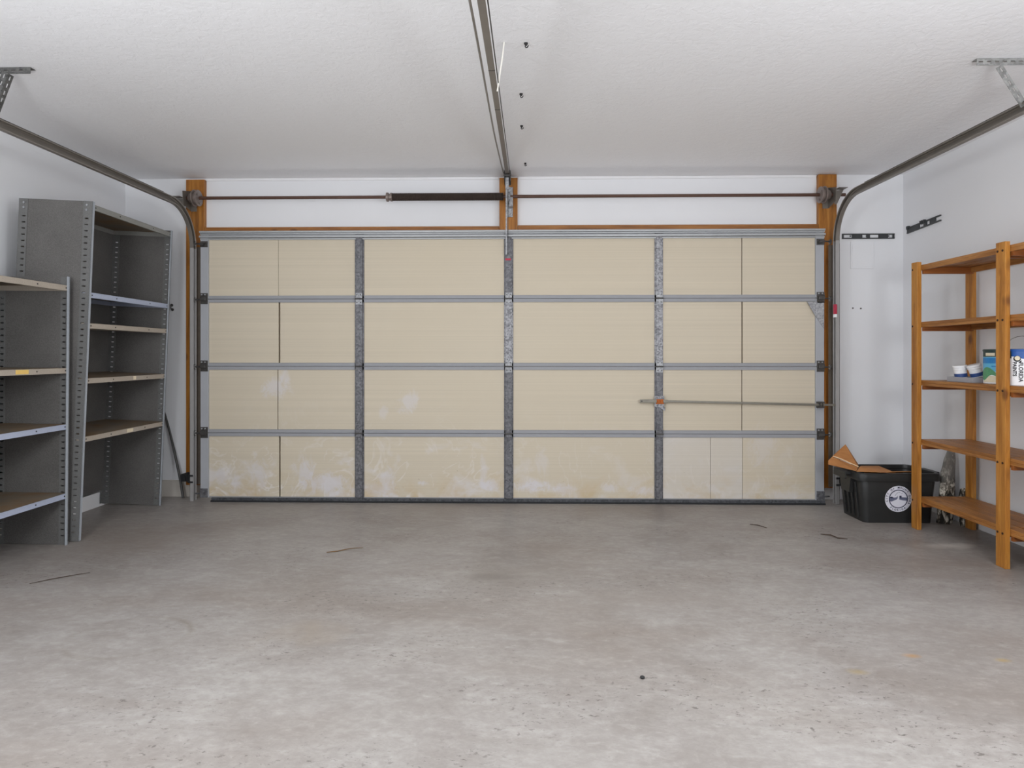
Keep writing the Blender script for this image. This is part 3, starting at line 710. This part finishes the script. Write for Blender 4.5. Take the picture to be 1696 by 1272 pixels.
# things on the third shelf
zt=SZ[2]+0.0008
solo(MB().box(2.665,2.850,3.815,4.045,zt,zt+0.005,bev=0.001).box(2.665,2.671,3.815,4.045,zt+0.005,zt+0.030,bev=0.001).box(2.844,2.850,3.815,4.045,zt+0.005,zt+0.030,bev=0.001).box(2.671,2.844,4.039,4.045,zt+0.005,zt+0.030,bev=0.001).box(2.671,2.844,3.815,3.821,zt+0.005,zt+0.030,bev=0.001).box(2.67,2.845,3.82,4.04,zt+0.020,zt+0.025),
     'paint_tray',M['gtray'],'shallow grey plastic tray under two small jars on the wooden rack','tray')
def jar(loc,rot,label):
    j=thing('sample_jar',loc,label,'jar','small paint sample jars',rot)
    part(MB().lathe([(0.031,0.0),(0.033,0.003),(0.034,0.052)],(0,0,0),'z',28),'jar_body',M['white'],j,None,True)
    part(MB().lathe([(0.0338,0.004),(0.0345,0.026),(0.0345,0.0262)],(0,0,0),'z',28,cap=False),'label_band',M['navyb'],j,None,True,'navy label band')
    part(MB().lathe([(0.036,0.050),(0.0375,0.052),(0.0375,0.062),(0.036,0.063)],(0,0,0),'z',28).lathe([(0.0385,0.064),(0.0385,0.074),(0.037,0.076)],(0,0,0),'z',28),'lid',M['white'],j,None,True)
jar((2.712,3.985,zt+0.0255),(math.radians(-2),math.radians(-6),0.3),'small white lidded jar standing upright on the grey tray, the farther of two')
jar((2.752,3.900,zt+0.034),(0,math.radians(-16),-0.15),'small white lidded jar tilted on the grey tray, the nearer of two')

def paint_can(loc,label,lid,facing):
    c=thing('paint_can',loc,label,'paint can','gallon paint cans',(0,0,facing))
    part(MB().lathe([(0.080,0),(0.083,0.003),(0.083,0.190)],(0,0,0),'z',48),'can_body',M['white'],c,None,True)
    part(MB().lathe([(0.0845,0.186),(0.0855,0.190),(0.0855,0.197),(0.080,0.199),(0.072,0.197),(0.070,0.192)],(0,0,0),'z',48),'lid',lid,c,None,True)
    return c
def wrap(mb,a0,a1,z0,z1,r=0.0836,mi=0,f0=None,f1=None,n=20):
    """patch on the can's round wall between angles a0..a1 (0 = the local -y side), z limits may be functions of t"""
    vs=[];fs=[]
    for k in range(n+1):
        t=k/n; a=a0+(a1-a0)*t
        zz0=f0(t) if f0 else z0; zz1=f1(t) if f1 else z1
        for z in (zz0,zz1): vs.append((r*math.sin(a),-r*math.cos(a),z))
    for k in range(n): fs.append((2*k,2*k+2,2*k+3,2*k+1))
    mb._add(vs,fs,mi); return mb
# can with blue, green and sand label
c1=paint_can((2.745,3.700,zt),'paint can with a cyan and green scenic label and dark green top band','dummy' and M['dkgreen'],math.radians(-36))
b=MB(); wrap(b,-1.5,1.5,0.155,0.186,0.0836,0); part(b,'label_band',M['dkgreen'],c1,None,True,'dark green top band')
b=MB(); wrap(b,-1.5,0.12,0.070,0.1545,0.0836,0,f1=None); wrap(b,0.12,0.42,0.07,0.15,0.0836,0,f1=lambda t:0.1545-0.085*t**1.6,f0=lambda t:0.068)
b_lab=part(b,'label_field',M['cyan'],c1,None,True,'cyan sky of the label')
b=MB(); wrap(b,-1.5,0.02,0.118,0.150,0.0840); wrap(b,-0.55,0.32,0.098,0.104,0.0841); wrap(b,-0.3,0.4,0.074,0.080,0.0841); wrap(b,-0.1,0.25,0.050,0.068,0.0841)
part(b,'label_print',M['azure'],c1,None,True,'deep blue print on the label')
b=MB(); wrap(b,-1.5,-0.25,0.03,0.085,0.0842,f0=lambda t:0.036-0.016*math.sin(t*6),f1=lambda t:0.062+0.034*math.sin(t*PI)); part(b,'label_print',M['green'],c1,None,True,'green tree foliage on the label')
b=MB(); wrap(b,-1.2,0.1,0.010,0.042,0.0839,f1=lambda t:0.034+0.012*math.sin(t*PI)); part(b,'label_print',M['sand'],c1,None,True,'sand coloured foot of the label')
b=MB(); wrap(b,-1.0,-0.35,0.161,0.178,0.0842); part(b,'label_print',M['sand'],c1,None,True,'small pale badge on the green band')
def can_text(body,a,z,size,roll=0.0,r=0.0838,bold=0.0):
    """lettering lying on the can wall at angle a"""
    mb=MB()
    base=Matrix.Rotation(a,4,'Z')@Matrix.Translation((0,-r,z))@Matrix.Rotation(PI/2,4,'X')@Matrix.Rotation(roll,4,'Z')
    mb.text(body,size,base,0.0004,0,'CENTER',bold); return mb
# white can with blue top and upright lettering
c2=paint_can((2.713,3.502,zt),'white paint can with royal blue top band and black vertical lettering','x' and M['royal'],math.radians(-38))
b=MB(); wrap(b,-1.5,1.5,0.150,0.186,0.0836,f0=lambda t:0.158-0.014*math.exp(-((t-0.54)/0.10)**2)); part(b,'label_band',M['royal'],c2,None,True,'royal blue top band')
b=MB(); wrap(b,-1.5,-0.58,0.148,0.186,0.0839); part(b,'label_band',M['dkgreen'],c2,None,True,'dark end of the top band')
b=MB()
b.lathe([(0.0165,-0.0004),(0.0165,0.0004)],(0,0,0),'y',24,0,Matrix.Rotation(-0.26,4,'Z')@Matrix.Translation((0,-0.0845,0.146)))
b.lathe([(0.012,-0.0004),(0.012,0.0004)],(0,0,0),'y',24,1,Matrix.Rotation(-0.26,4,'Z')@Matrix.Translation((0.0015,-0.0852,0.149)))
b.prism([(-0.002,0.124),(0.004,0.134),(0.012,0.137),(0.008,0.125)],0.0006,'y',-0.0858,2,Matrix.Rotation(-0.16,4,'Z'))
part(b,'label_emblem',[M['ink'],M['sand'],M['ink']],c2,None,False,'round bird-like emblem')
for body,a,z,sz in (('FLORIDA',-0.08,0.074,0.0262),('PAINTS',-0.40,0.090,0.0240)):
    part(can_text(body,a,z,sz,-PI/2,0.0842,0.0007),'lettering',M['ink'],c2,None,False,'black lettering reading '+body)
b=MB(); pts=[]
for k in range(13):
    t=k/12*PI; pts.append((0.088*math.cos(t),0.02*math.sin(t),0.165+0.105*math.sin(t)))
b.tube(pts,0.0016,6); part(b,'wire_handle',M['steelwire'],c2,None,True)

# ------------------------------------------------------------------ black storage bin
O5=(2.565,4.54,0)
bn=thing('storage_bin',O5,'black plastic storage bin with a round white emblem, full of cardboard','storage bin')
def rrect(x0,x1,y0,y1,r,n=6):
    p=[]
    for cx,cy,a0 in ((x1-r,y1-r,0),(x0+r,y1-r,PI/2),(x0+r,y0+r,PI),(x1-r,y0+r,1.5*PI)):
        for k in range(n+1):
            a=a0+PI/2*k/n; p.append((cx+r*math.cos(a),cy+r*math.sin(a)))
    return p
def loft(mb,rings,mi=0,capb=True,capt=False):
    n=len(rings[0][0]); vs=[];fs=[]
    for pts,z in rings: vs+=[(x,y,z) for x,y in pts]
    for i in range(len(rings)-1):
        for k in range(n): fs.append((i*n+k,i*n+(k+1)%n,(i+1)*n+(k+1)%n,(i+1)*n+k))
    if capb: fs.append(tuple(range(n-1,-1,-1)))
    if capt: fs.append(tuple(range((len(rings)-1)*n,len(rings)*n)))
    mb._add(vs,fs,mi)
bx0,bx1,by0,by1=2.335,2.800,4.398,4.70
def ring(e,r): return rrect(bx0-e*1.0,bx1+e*1.0,by0-e*0.7,by1+e*0.9,r)
b=MB(); loft(b,[(ring(0.0,0.035),0.0),(ring(0.012,0.04),0.15),(ring(0.026,0.045),0.305),(ring(0.022,0.045),0.315),(ring(0.018,0.042),0.308),(ring(0.006,0.038),0.15),(ring(-0.006,0.03),0.006)],0,True,True)
# ribs pressed into the left end
for k in range(4):
    y=by0+0.06+k*0.055; b.prism([(bx0-0.002,0.02),(bx0-0.024,0.27),(bx0-0.034,0.27),(bx0-0.010,0.02)],0.018,'y',y)
part(b,'bin_body',M['bin'],bn,O5,True)
b=MB(); loft(b,[(ring(0.030,0.05),0.290),(ring(0.052,0.055),0.292),(ring(0.054,0.056),0.312),(ring(0.050,0.055),0.340),(ring(0.044,0.052),0.345),(ring(0.024,0.045),0.345),(ring(0.020,0.044),0.330),(ring(0.020,0.044),0.318)],0,False,False)
part(b,'rim',M['bin'],bn,O5,True)
for sd,xx in ((-1,bx0-0.052),(1,bx1+0.052)):
    b=MB(); a0,a1=sorted((xx,xx+sd*0.042)); 
    b.box(a0,a1,4.47,4.64,0.318,0.338,bev=0.006).box(a0 if sd<0 else a1-0.008,a0+0.008 if sd<0 else a1,4.47,4.64,0.290,0.322,bev=0.003)
    a2,a3=sorted((xx+sd*0.0,xx-sd*0.03)); b.prism([(4.475,0.315),(4.635,0.315),(4.61,0.19),(4.50,0.19)],a3-a2,'x',a2)
    part(b,'handle',M['bin'],bn,O5)
# round emblem sticker on the front
cx,cz,R0=2.560,0.168,0.0905; tilt=math.atan2(0.0155,0.30)
Ms=Matrix.Translation((cx,by0-0.0118,cz))@Matrix.Rotation(tilt,4,'X')@Matrix.Rotation(0.0,4,'Z')
b=MB(); b.lathe([(R0,-0.0008),(R0,0.0)],(0,0,0),'y',48,0,Ms); st=part(b,'sticker',M['paper'],bn,O5,label='round white emblem sticker')
b=MB()
def annulus(mb,r0,r1,y,mi=0,n=48):
    vs=[];fs=[]
    for k in range(n):
        a=2*PI*k/n
        vs+=[(r0*math.cos(a),y,r0*math.sin(a)),(r1*math.cos(a),y,r1*math.sin(a))]
    for k in range(n): j=(k+1)%n; fs.append((2*k,2*k+1,2*j+1,2*j))
    mb._add(vs,fs,mi,Ms)
annulus(b,0.0585,0.0648,-0.0012,0)
def poly(mb,pts,y,mi): mb._add([(p[0],y,p[1]) for p in pts],[tuple(range(len(pts)))],mi,Ms)
poly(b,[(-0.059,0.012),(-0.040,0.012),(-0.030,0.009),(-0.012,0.012),(-0.007,0.024),(-0.004,0.006),(-0.012,-0.004),(-0.045,-0.018),(-0.057,-0.018)],-0.0012,1)
poly(b,[(0.006,0.022),(0.020,0.024),(0.022,0.012),(0.058,0.010),(0.058,-0.012),(0.030,-0.010),(0.006,-0.004)],-0.0012,1)
poly(b,[(-0.058,0.014),(-0.044,0.016),(-0.034,0.010),(-0.030,0.004),(-0.058,0.006)],-0.0016,0)
poly(b,[(0.007,0.022),(0.020,0.024),(0.021,0.008),(0.050,0.010),(0.050,0.006),(0.008,0.004)],-0.0016,0)
for (x0,z0,x1,z1) in ((-0.018,0.030,-0.010,0.038),(-0.010,0.038,-0.002,0.044),(0.0,0.046,0.010,0.044),(0.010,0.044,0.012,0.036),(0.020,0.034,0.026,0.038),(-0.024,0.022,-0.016,0.028)):
    b._add([(x0,-0.0012,z0),(x1,-0.0012,z1),(x1,-0.0012,z1+0.003),(x0,-0.0012,z0+0.003)],[(0,1,2,3)],1,Ms)
part(b,'emblem',[M['navy'],M['slate']],st,O5,label='navy lakeside road picture inside a ring')
b=MB()
def arc(txt,r,a_mid,step,size,flip=False):
    n=len(txt)
    for i,ch in enumerate(txt):
        if ch==' ': continue
        off=(i-(n-1)/2)*step
        a=a_mid-off if not flip else a_mid+off
        Mt=Ms@Matrix.Translation((r*math.cos(a),-0.0012,r*math.sin(a)))@Matrix.Rotation(-(a-PI/2) if not flip else -(a+PI/2),4,'Y')@Matrix.Rotation(PI/2,4,'X')
        b.text(ch,size,Mt,0.0002,0,'CENTER',0.0005)
arc('CITY OF MOUNT DORA',0.0775,math.radians(84),math.radians(12.6),0.0185)
part(b,'lettering',M['navy'],st,O5,label='navy lettering around the top of the emblem'); b=MB()
arc('FLORIDA',0.0775,math.radians(268),math.radians(12.5),0.0185,True)
part(b,'lettering',M['navy'],st,O5,label='navy lettering under the emblem')

# cardboard inside the bin
O6=(2.42,4.55,0.345)
cb=thing('cardboard_carton',O6,'torn brown cardboard carton poking out of the black bin','cardboard')
def panel(mb,pts,t=0.004,mi=0):
    p=[Vector(q) for q in pts]; n=(p[1]-p[0]).cross(p[2]-p[0]).normalized()*t
    k=len(p); v=[tuple(q) for q in p]+[tuple(q+n) for q in p]
    f=[tuple(range(k)),tuple(range(2*k-1,k-1,-1))]+[(i,(i+1)%k,k+(i+1)%k,k+i) for i in range(k)]
    mb._add(v,f,mi)
b=MB(); panel(b,[(2.292,4.42,0.352),(2.185,4.60,0.366),(2.193,4.615,0.392),(2.225,4.62,0.420),(2.335,4.48,0.368)]); part(b,'carton_flap',M['card'],cb,O6,label='flap resting on the rim')
b=MB(); panel(b,[(2.228,4.622,0.422),(2.330,4.640,0.505),(2.425,4.655,0.365),(2.340,4.482,0.370)]); part(b,'carton_flap',M['card'],cb,O6,label='upright flap')
b=MB(); b.tube([(2.226,4.615,0.424),(2.262,4.575,0.412),(2.300,4.53,0.392),(2.338,4.478,0.372)],0.0035,6); part(b,'torn_edge',M['cardedge'],cb,O6,label='pale torn crease')
b=MB(); panel(b,[(2.290,4.405,0.350),(2.345,4.470,0.371),(2.435,4.62,0.352),(2.56,4.62,0.352),(2.565,4.42,0.340),(2.44,4.372,0.352)]); part(b,'carton_panel',M['card'],cb,O6)
b=MB(); panel(b,[(2.45,4.405,0.346),(2.66,4.41,0.352),(2.685,4.43,0.342),(2.655,4.455,0.336),(2.45,4.44,0.336)]); panel(b,[(2.56,4.42,0.339),(2.562,4.62,0.350),(2.562,4.60,0.20),(2.56,4.44,0.20)]); part(b,'carton_panel',M['card'],cb,O6,label='torn strip lying along the front rim')
b=MB(); panel(b,[(2.38,4.46,0.352),(2.54,4.46,0.345),(2.55,4.64,0.14),(2.40,4.64,0.14)]); part(b,'carton_panel',M['card'],cb,O6)

# weathered slab and brick behind the rack
b=MB()
rngs=[]
for z,cxx,cyy,rx,ry in ((0,2.885,4.40,0.050,0.032),(0.10,2.893,4.405,0.052,0.034),(0.22,2.905,4.41,0.050,0.033),(0.34,2.922,4.42,0.045,0.030),(0.43,2.938,4.43,0.036,0.026),(0.495,2.952,4.44,0.022,0.018),(0.515,2.956,4.445,0.008,0.008)):
    rngs.append(([(cxx+rx*math.cos(a)*(1+0.14*math.sin(3*a+z*17)),cyy+ry*math.sin(a)*(1+0.12*math.cos(4*a+z*23))) for a in [2*PI*k/18 for k in range(18)]],z))
loft(b,rngs,0,True,True)
solo(b,'weathered_log',M['lichen'],'lichen-spotted grey log leaning on the right wall behind the wooden rack','log',smooth=True)
b=MB()
loft(b,[([(2.965+r*math.cos(a)*(1+0.2*math.sin(2*a+q)),4.335+r*1.2*math.sin(a)) for a in [2*PI*k/14 for k in range(14)]],z) for z,r,q in ((0,0.024,0),(0.08,0.026,1),(0.19,0.024,2),(0.245,0.016,3),(0.255,0.006,3))],0,True,True)
solo(b,'stone_chunk',M['lichen'],'small pale lichen-covered stone beside the log and the rear rack post','stone',smooth=True)

# ------------------------------------------------------------------ wall fittings
def wall_rail(mb,M4,Lr,H,gaps,open_end=False):
    """slotted hanging rail: local x along the rail, z up, y out of the wall (toward -y)"""
    mb.box(0,Lr,-0.012,0,H-0.009,H,0,M4).box(0,Lr,-0.012,0,0,0.009,0,M4)
    last=0.0; segs=[]
    for a,c in gaps:
        segs.append((last,a*Lr)); last=c*Lr
    if not open_end: segs.append((last,Lr))
    for a,c in segs:
        if c-a>0.002: mb.box(a,c,-0.010,0,0.009,H-0.009,0,M4)
b=MB(); wall_rail(b,Matrix.Translation((2.530,YW,2.082)),0.412,0.042,[(0.03,0.19),(0.385,0.47),(0.53,0.70),(0.875,0.965)])
for q in (0.15,0.46,0.88): b.cyl((2.53+q*0.412,YW-0.010,2.103),(2.53+q*0.412,YW-0.016,2.103),0.006,8)
solo(b,'hanging_rail',M['blkrail'],'black slotted hanging rail level on the front wall right of the door','wall rail','black slotted hanging rails')
b=MB(); M4=Matrix.Translation((XR,5.035,2.110))@Matrix.Rotation(-PI/2,4,'Z')@Matrix.Rotation(math.radians(-2.5),4,'Y'); wall_rail(b,M4,0.40,0.046,[(0.38,0.52),(0.60,0.70),(0.86,1.0)],True)
for q in (0.02,0.05,0.42,0.46,0.52): b.box(q*0.42,q*0.42+0.008,-0.02,0,0.03,0.056,0,M4)
solo(b,'hanging_rail',M['blkrail'],'black slotted hanging rail on the right wall above the wooden rack','wall rail','black slotted hanging rails')
solo(MB().box(2.597,2.782,YW-0.007,YW,1.845,2.060,bev=0.002).box(2.612,2.767,YW-0.009,YW-0.007,1.860,2.045,bev=0.001),'cover_panel',M['wall'],'flush white painted cover panel on the front wall under the black rail','wall panel')
for x in (2.617,2.678):
    pass
for x,z,lab in ((2.617,1.530,'left one of two tiny dark screws in the front wall right of the door'),(2.680,1.527,'right one of two tiny dark screws in the front wall right of the door')):
    solo(MB().lathe([(0.0035,YW-0.006),(0.006,YW-0.004),(0.006,YW)],(x,0,z),'y',10),'wall_screw',M['dkmetal'],lab,'screw','tiny screws in the front wall')
b=MB(); b.lathe([(0.010,YW-0.006),(0.012,YW)],(-2.890,0,1.562),'y',12).lathe([(0.010,YW-0.006),(0.012,YW)],(-2.884,0,1.526),'y',12)
b.tube([(-2.890,YW-0.004,1.562),(-2.886,YW-0.026,1.556),(-2.878,YW-0.036,1.540),(-2.880,YW-0.026,1.528),(-2.884,YW-0.004,1.526)],0.004,8)
solo(b,'wall_hook',M['dkmetal'],'small dark metal hook on the front wall beside the taller steel shelving','hook')
solo(MB().tube([(-2.955,5.082,0.72),(-2.935,5.080,0.67),(-2.910,5.075,0.594),(-2.880,5.066,0.50),(-2.845,5.055,0.38),(-2.805,5.038,0.24),(-2.770,5.02,0.12),(-2.742,5.00,0.012)],[0.008]*4+[0.0095]*3+[0.010],10),'iron_rod',M['rod'],'bent black iron rod leaning on the front wall left of the door','rod',smooth=True)

# ------------------------------------------------------------------ small litter on the floor
def litter(pts,r,name,mat,lab,cat): 
    solo(MB().tube(pts,r,6),name,M[mat],lab,cat,smooth=True)
litter([(-1.16,3.66,0.005),(-1.10,3.68,0.006),(-1.04,3.72,0.009),(-0.97,3.755,0.005)],[0.0025,0.0032,0.0025,0.0012],'twig','twig','thin dry twig on the concrete in front of the left door half','twig')
litter([(-2.50,3.13,0.004),(-2.44,3.19,0.005),(-2.37,3.24,0.007),(-2.31,3.30,0.003)],[0.0012,0.0022,0.0022,0.001],'twig','leaf','dark curved twig on the concrete in front of the lower steel shelving','twig')
litter([(1.90,4.10,0.004),(1.945,4.06,0.010),(1.965,4.01,0.006),(2.02,4.00,0.004)],[0.002,0.0045,0.004,0.002],'dry_leaf','leaf','dark shrivelled leaf on the floor left of the black bin foot','leaf')
litter([(1.53,4.33,0.004),(1.57,4.29,0.008),(1.61,4.24,0.004)],[0.002,0.0035,0.002],'dry_leaf','leaf','dark curled leaf on the floor before the right end of the door','leaf')
b=MB(); b.lathe([(0.004,0),(0.0085,0.003),(0.0085,0.007),(0.004,0.010)],(0.419,2.267,0),'z',12); solo(b,'pebble',M['pebble'],'small dark pebble on the bare concrete near the bottom of the photo','pebble',smooth=True)
b=MB(); b.box(-2.975,-2.945,3.845,3.862,0.0,0.010,bev=0.003); solo(b,'paint_chip',M['chip'],'pale chip on the floor at the foot of the lower steel shelving','paint chip')

# ------------------------------------------------------------------ light
w=bpy.data.worlds.new('world_fill'); SC.world=w; w.use_nodes=True
nt=w.node_tree; bg=nt.nodes['Background']     # added world fill, lower half made brighter to lift the ceiling
tc=nt.nodes.new('ShaderNodeTexCoord'); sp=nt.nodes.new('ShaderNodeSeparateXYZ'); rp=nt.nodes.new('ShaderNodeValToRGB'); mr=nt.nodes.new('ShaderNodeMapRange')
nt.links.new(tc.outputs['Generated'],sp.inputs[0]); nt.links.new(sp.outputs[2],mr.inputs[0]); mr.inputs[1].default_value=-1; mr.inputs[2].default_value=1
nt.links.new(mr.outputs[0],rp.inputs[0]); nt.links.new(rp.outputs[0],bg.inputs[0])
e=rp.color_ramp.elements; e[0].position=0.44; e[0].color=(0.98,0.985,1.0,1); e[1].position=0.56; e[1].color=(0.30,0.305,0.31,1)
bg.inputs[1].default_value=2.0
def area(name,loc,sx,sy,e,rot=(0,0,0),col=(0.95,0.975,1.0)):
    l=bpy.data.lights.new(name,'AREA'); l.shape='RECTANGLE'; l.size=sx; l.size_y=sy; l.energy=e; l.color=col
    o=bpy.data.objects.new(name,l); COL.objects.link(o); o.location=loc; o.rotation_euler=rot; return o
area("ceiling_lamp",(0.15,1.7,2.54),1.2,0.5,30)

def fill_light(name,loc,e,r=0.3):
    l=bpy.data.lights.new(name,'POINT'); l.energy=e; l.shadow_soft_size=r; l.color=(0.94,0.97,1.0)
    o=bpy.data.objects.new(name,l); COL.objects.link(o); o.location=loc; return o
fill_light('added_fill_light',(-1.7,0.85,1.45),105)  # added unseen point fills that even out ceiling, floor and wall light
fill_light('added_fill_light',(1.7,0.85,1.45),105)

# ------------------------------------------------------------------ camera
cam=bpy.data.cameras.new('camera'); co=bpy.data.objects.new('camera',cam); COL.objects.link(co)
cam.sensor_fit='HORIZONTAL'; cam.sensor_width=36.0; cam.lens=1045/1696*36.0
cam.shift_y=-(636-587)/1696.0; cam.clip_start=0.05
co.location=(0,0,1.16); co.rotation_euler=(PI/2,0,math.atan(22/1045))
SC.camera=co
SC.view_settings.view_transform='Standard'; SC.view_settings.look='None'
SC.view_settings.gamma=1.0; SC.view_settings.use_curve_mapping=False; SC.view_settings.exposure=-0.15
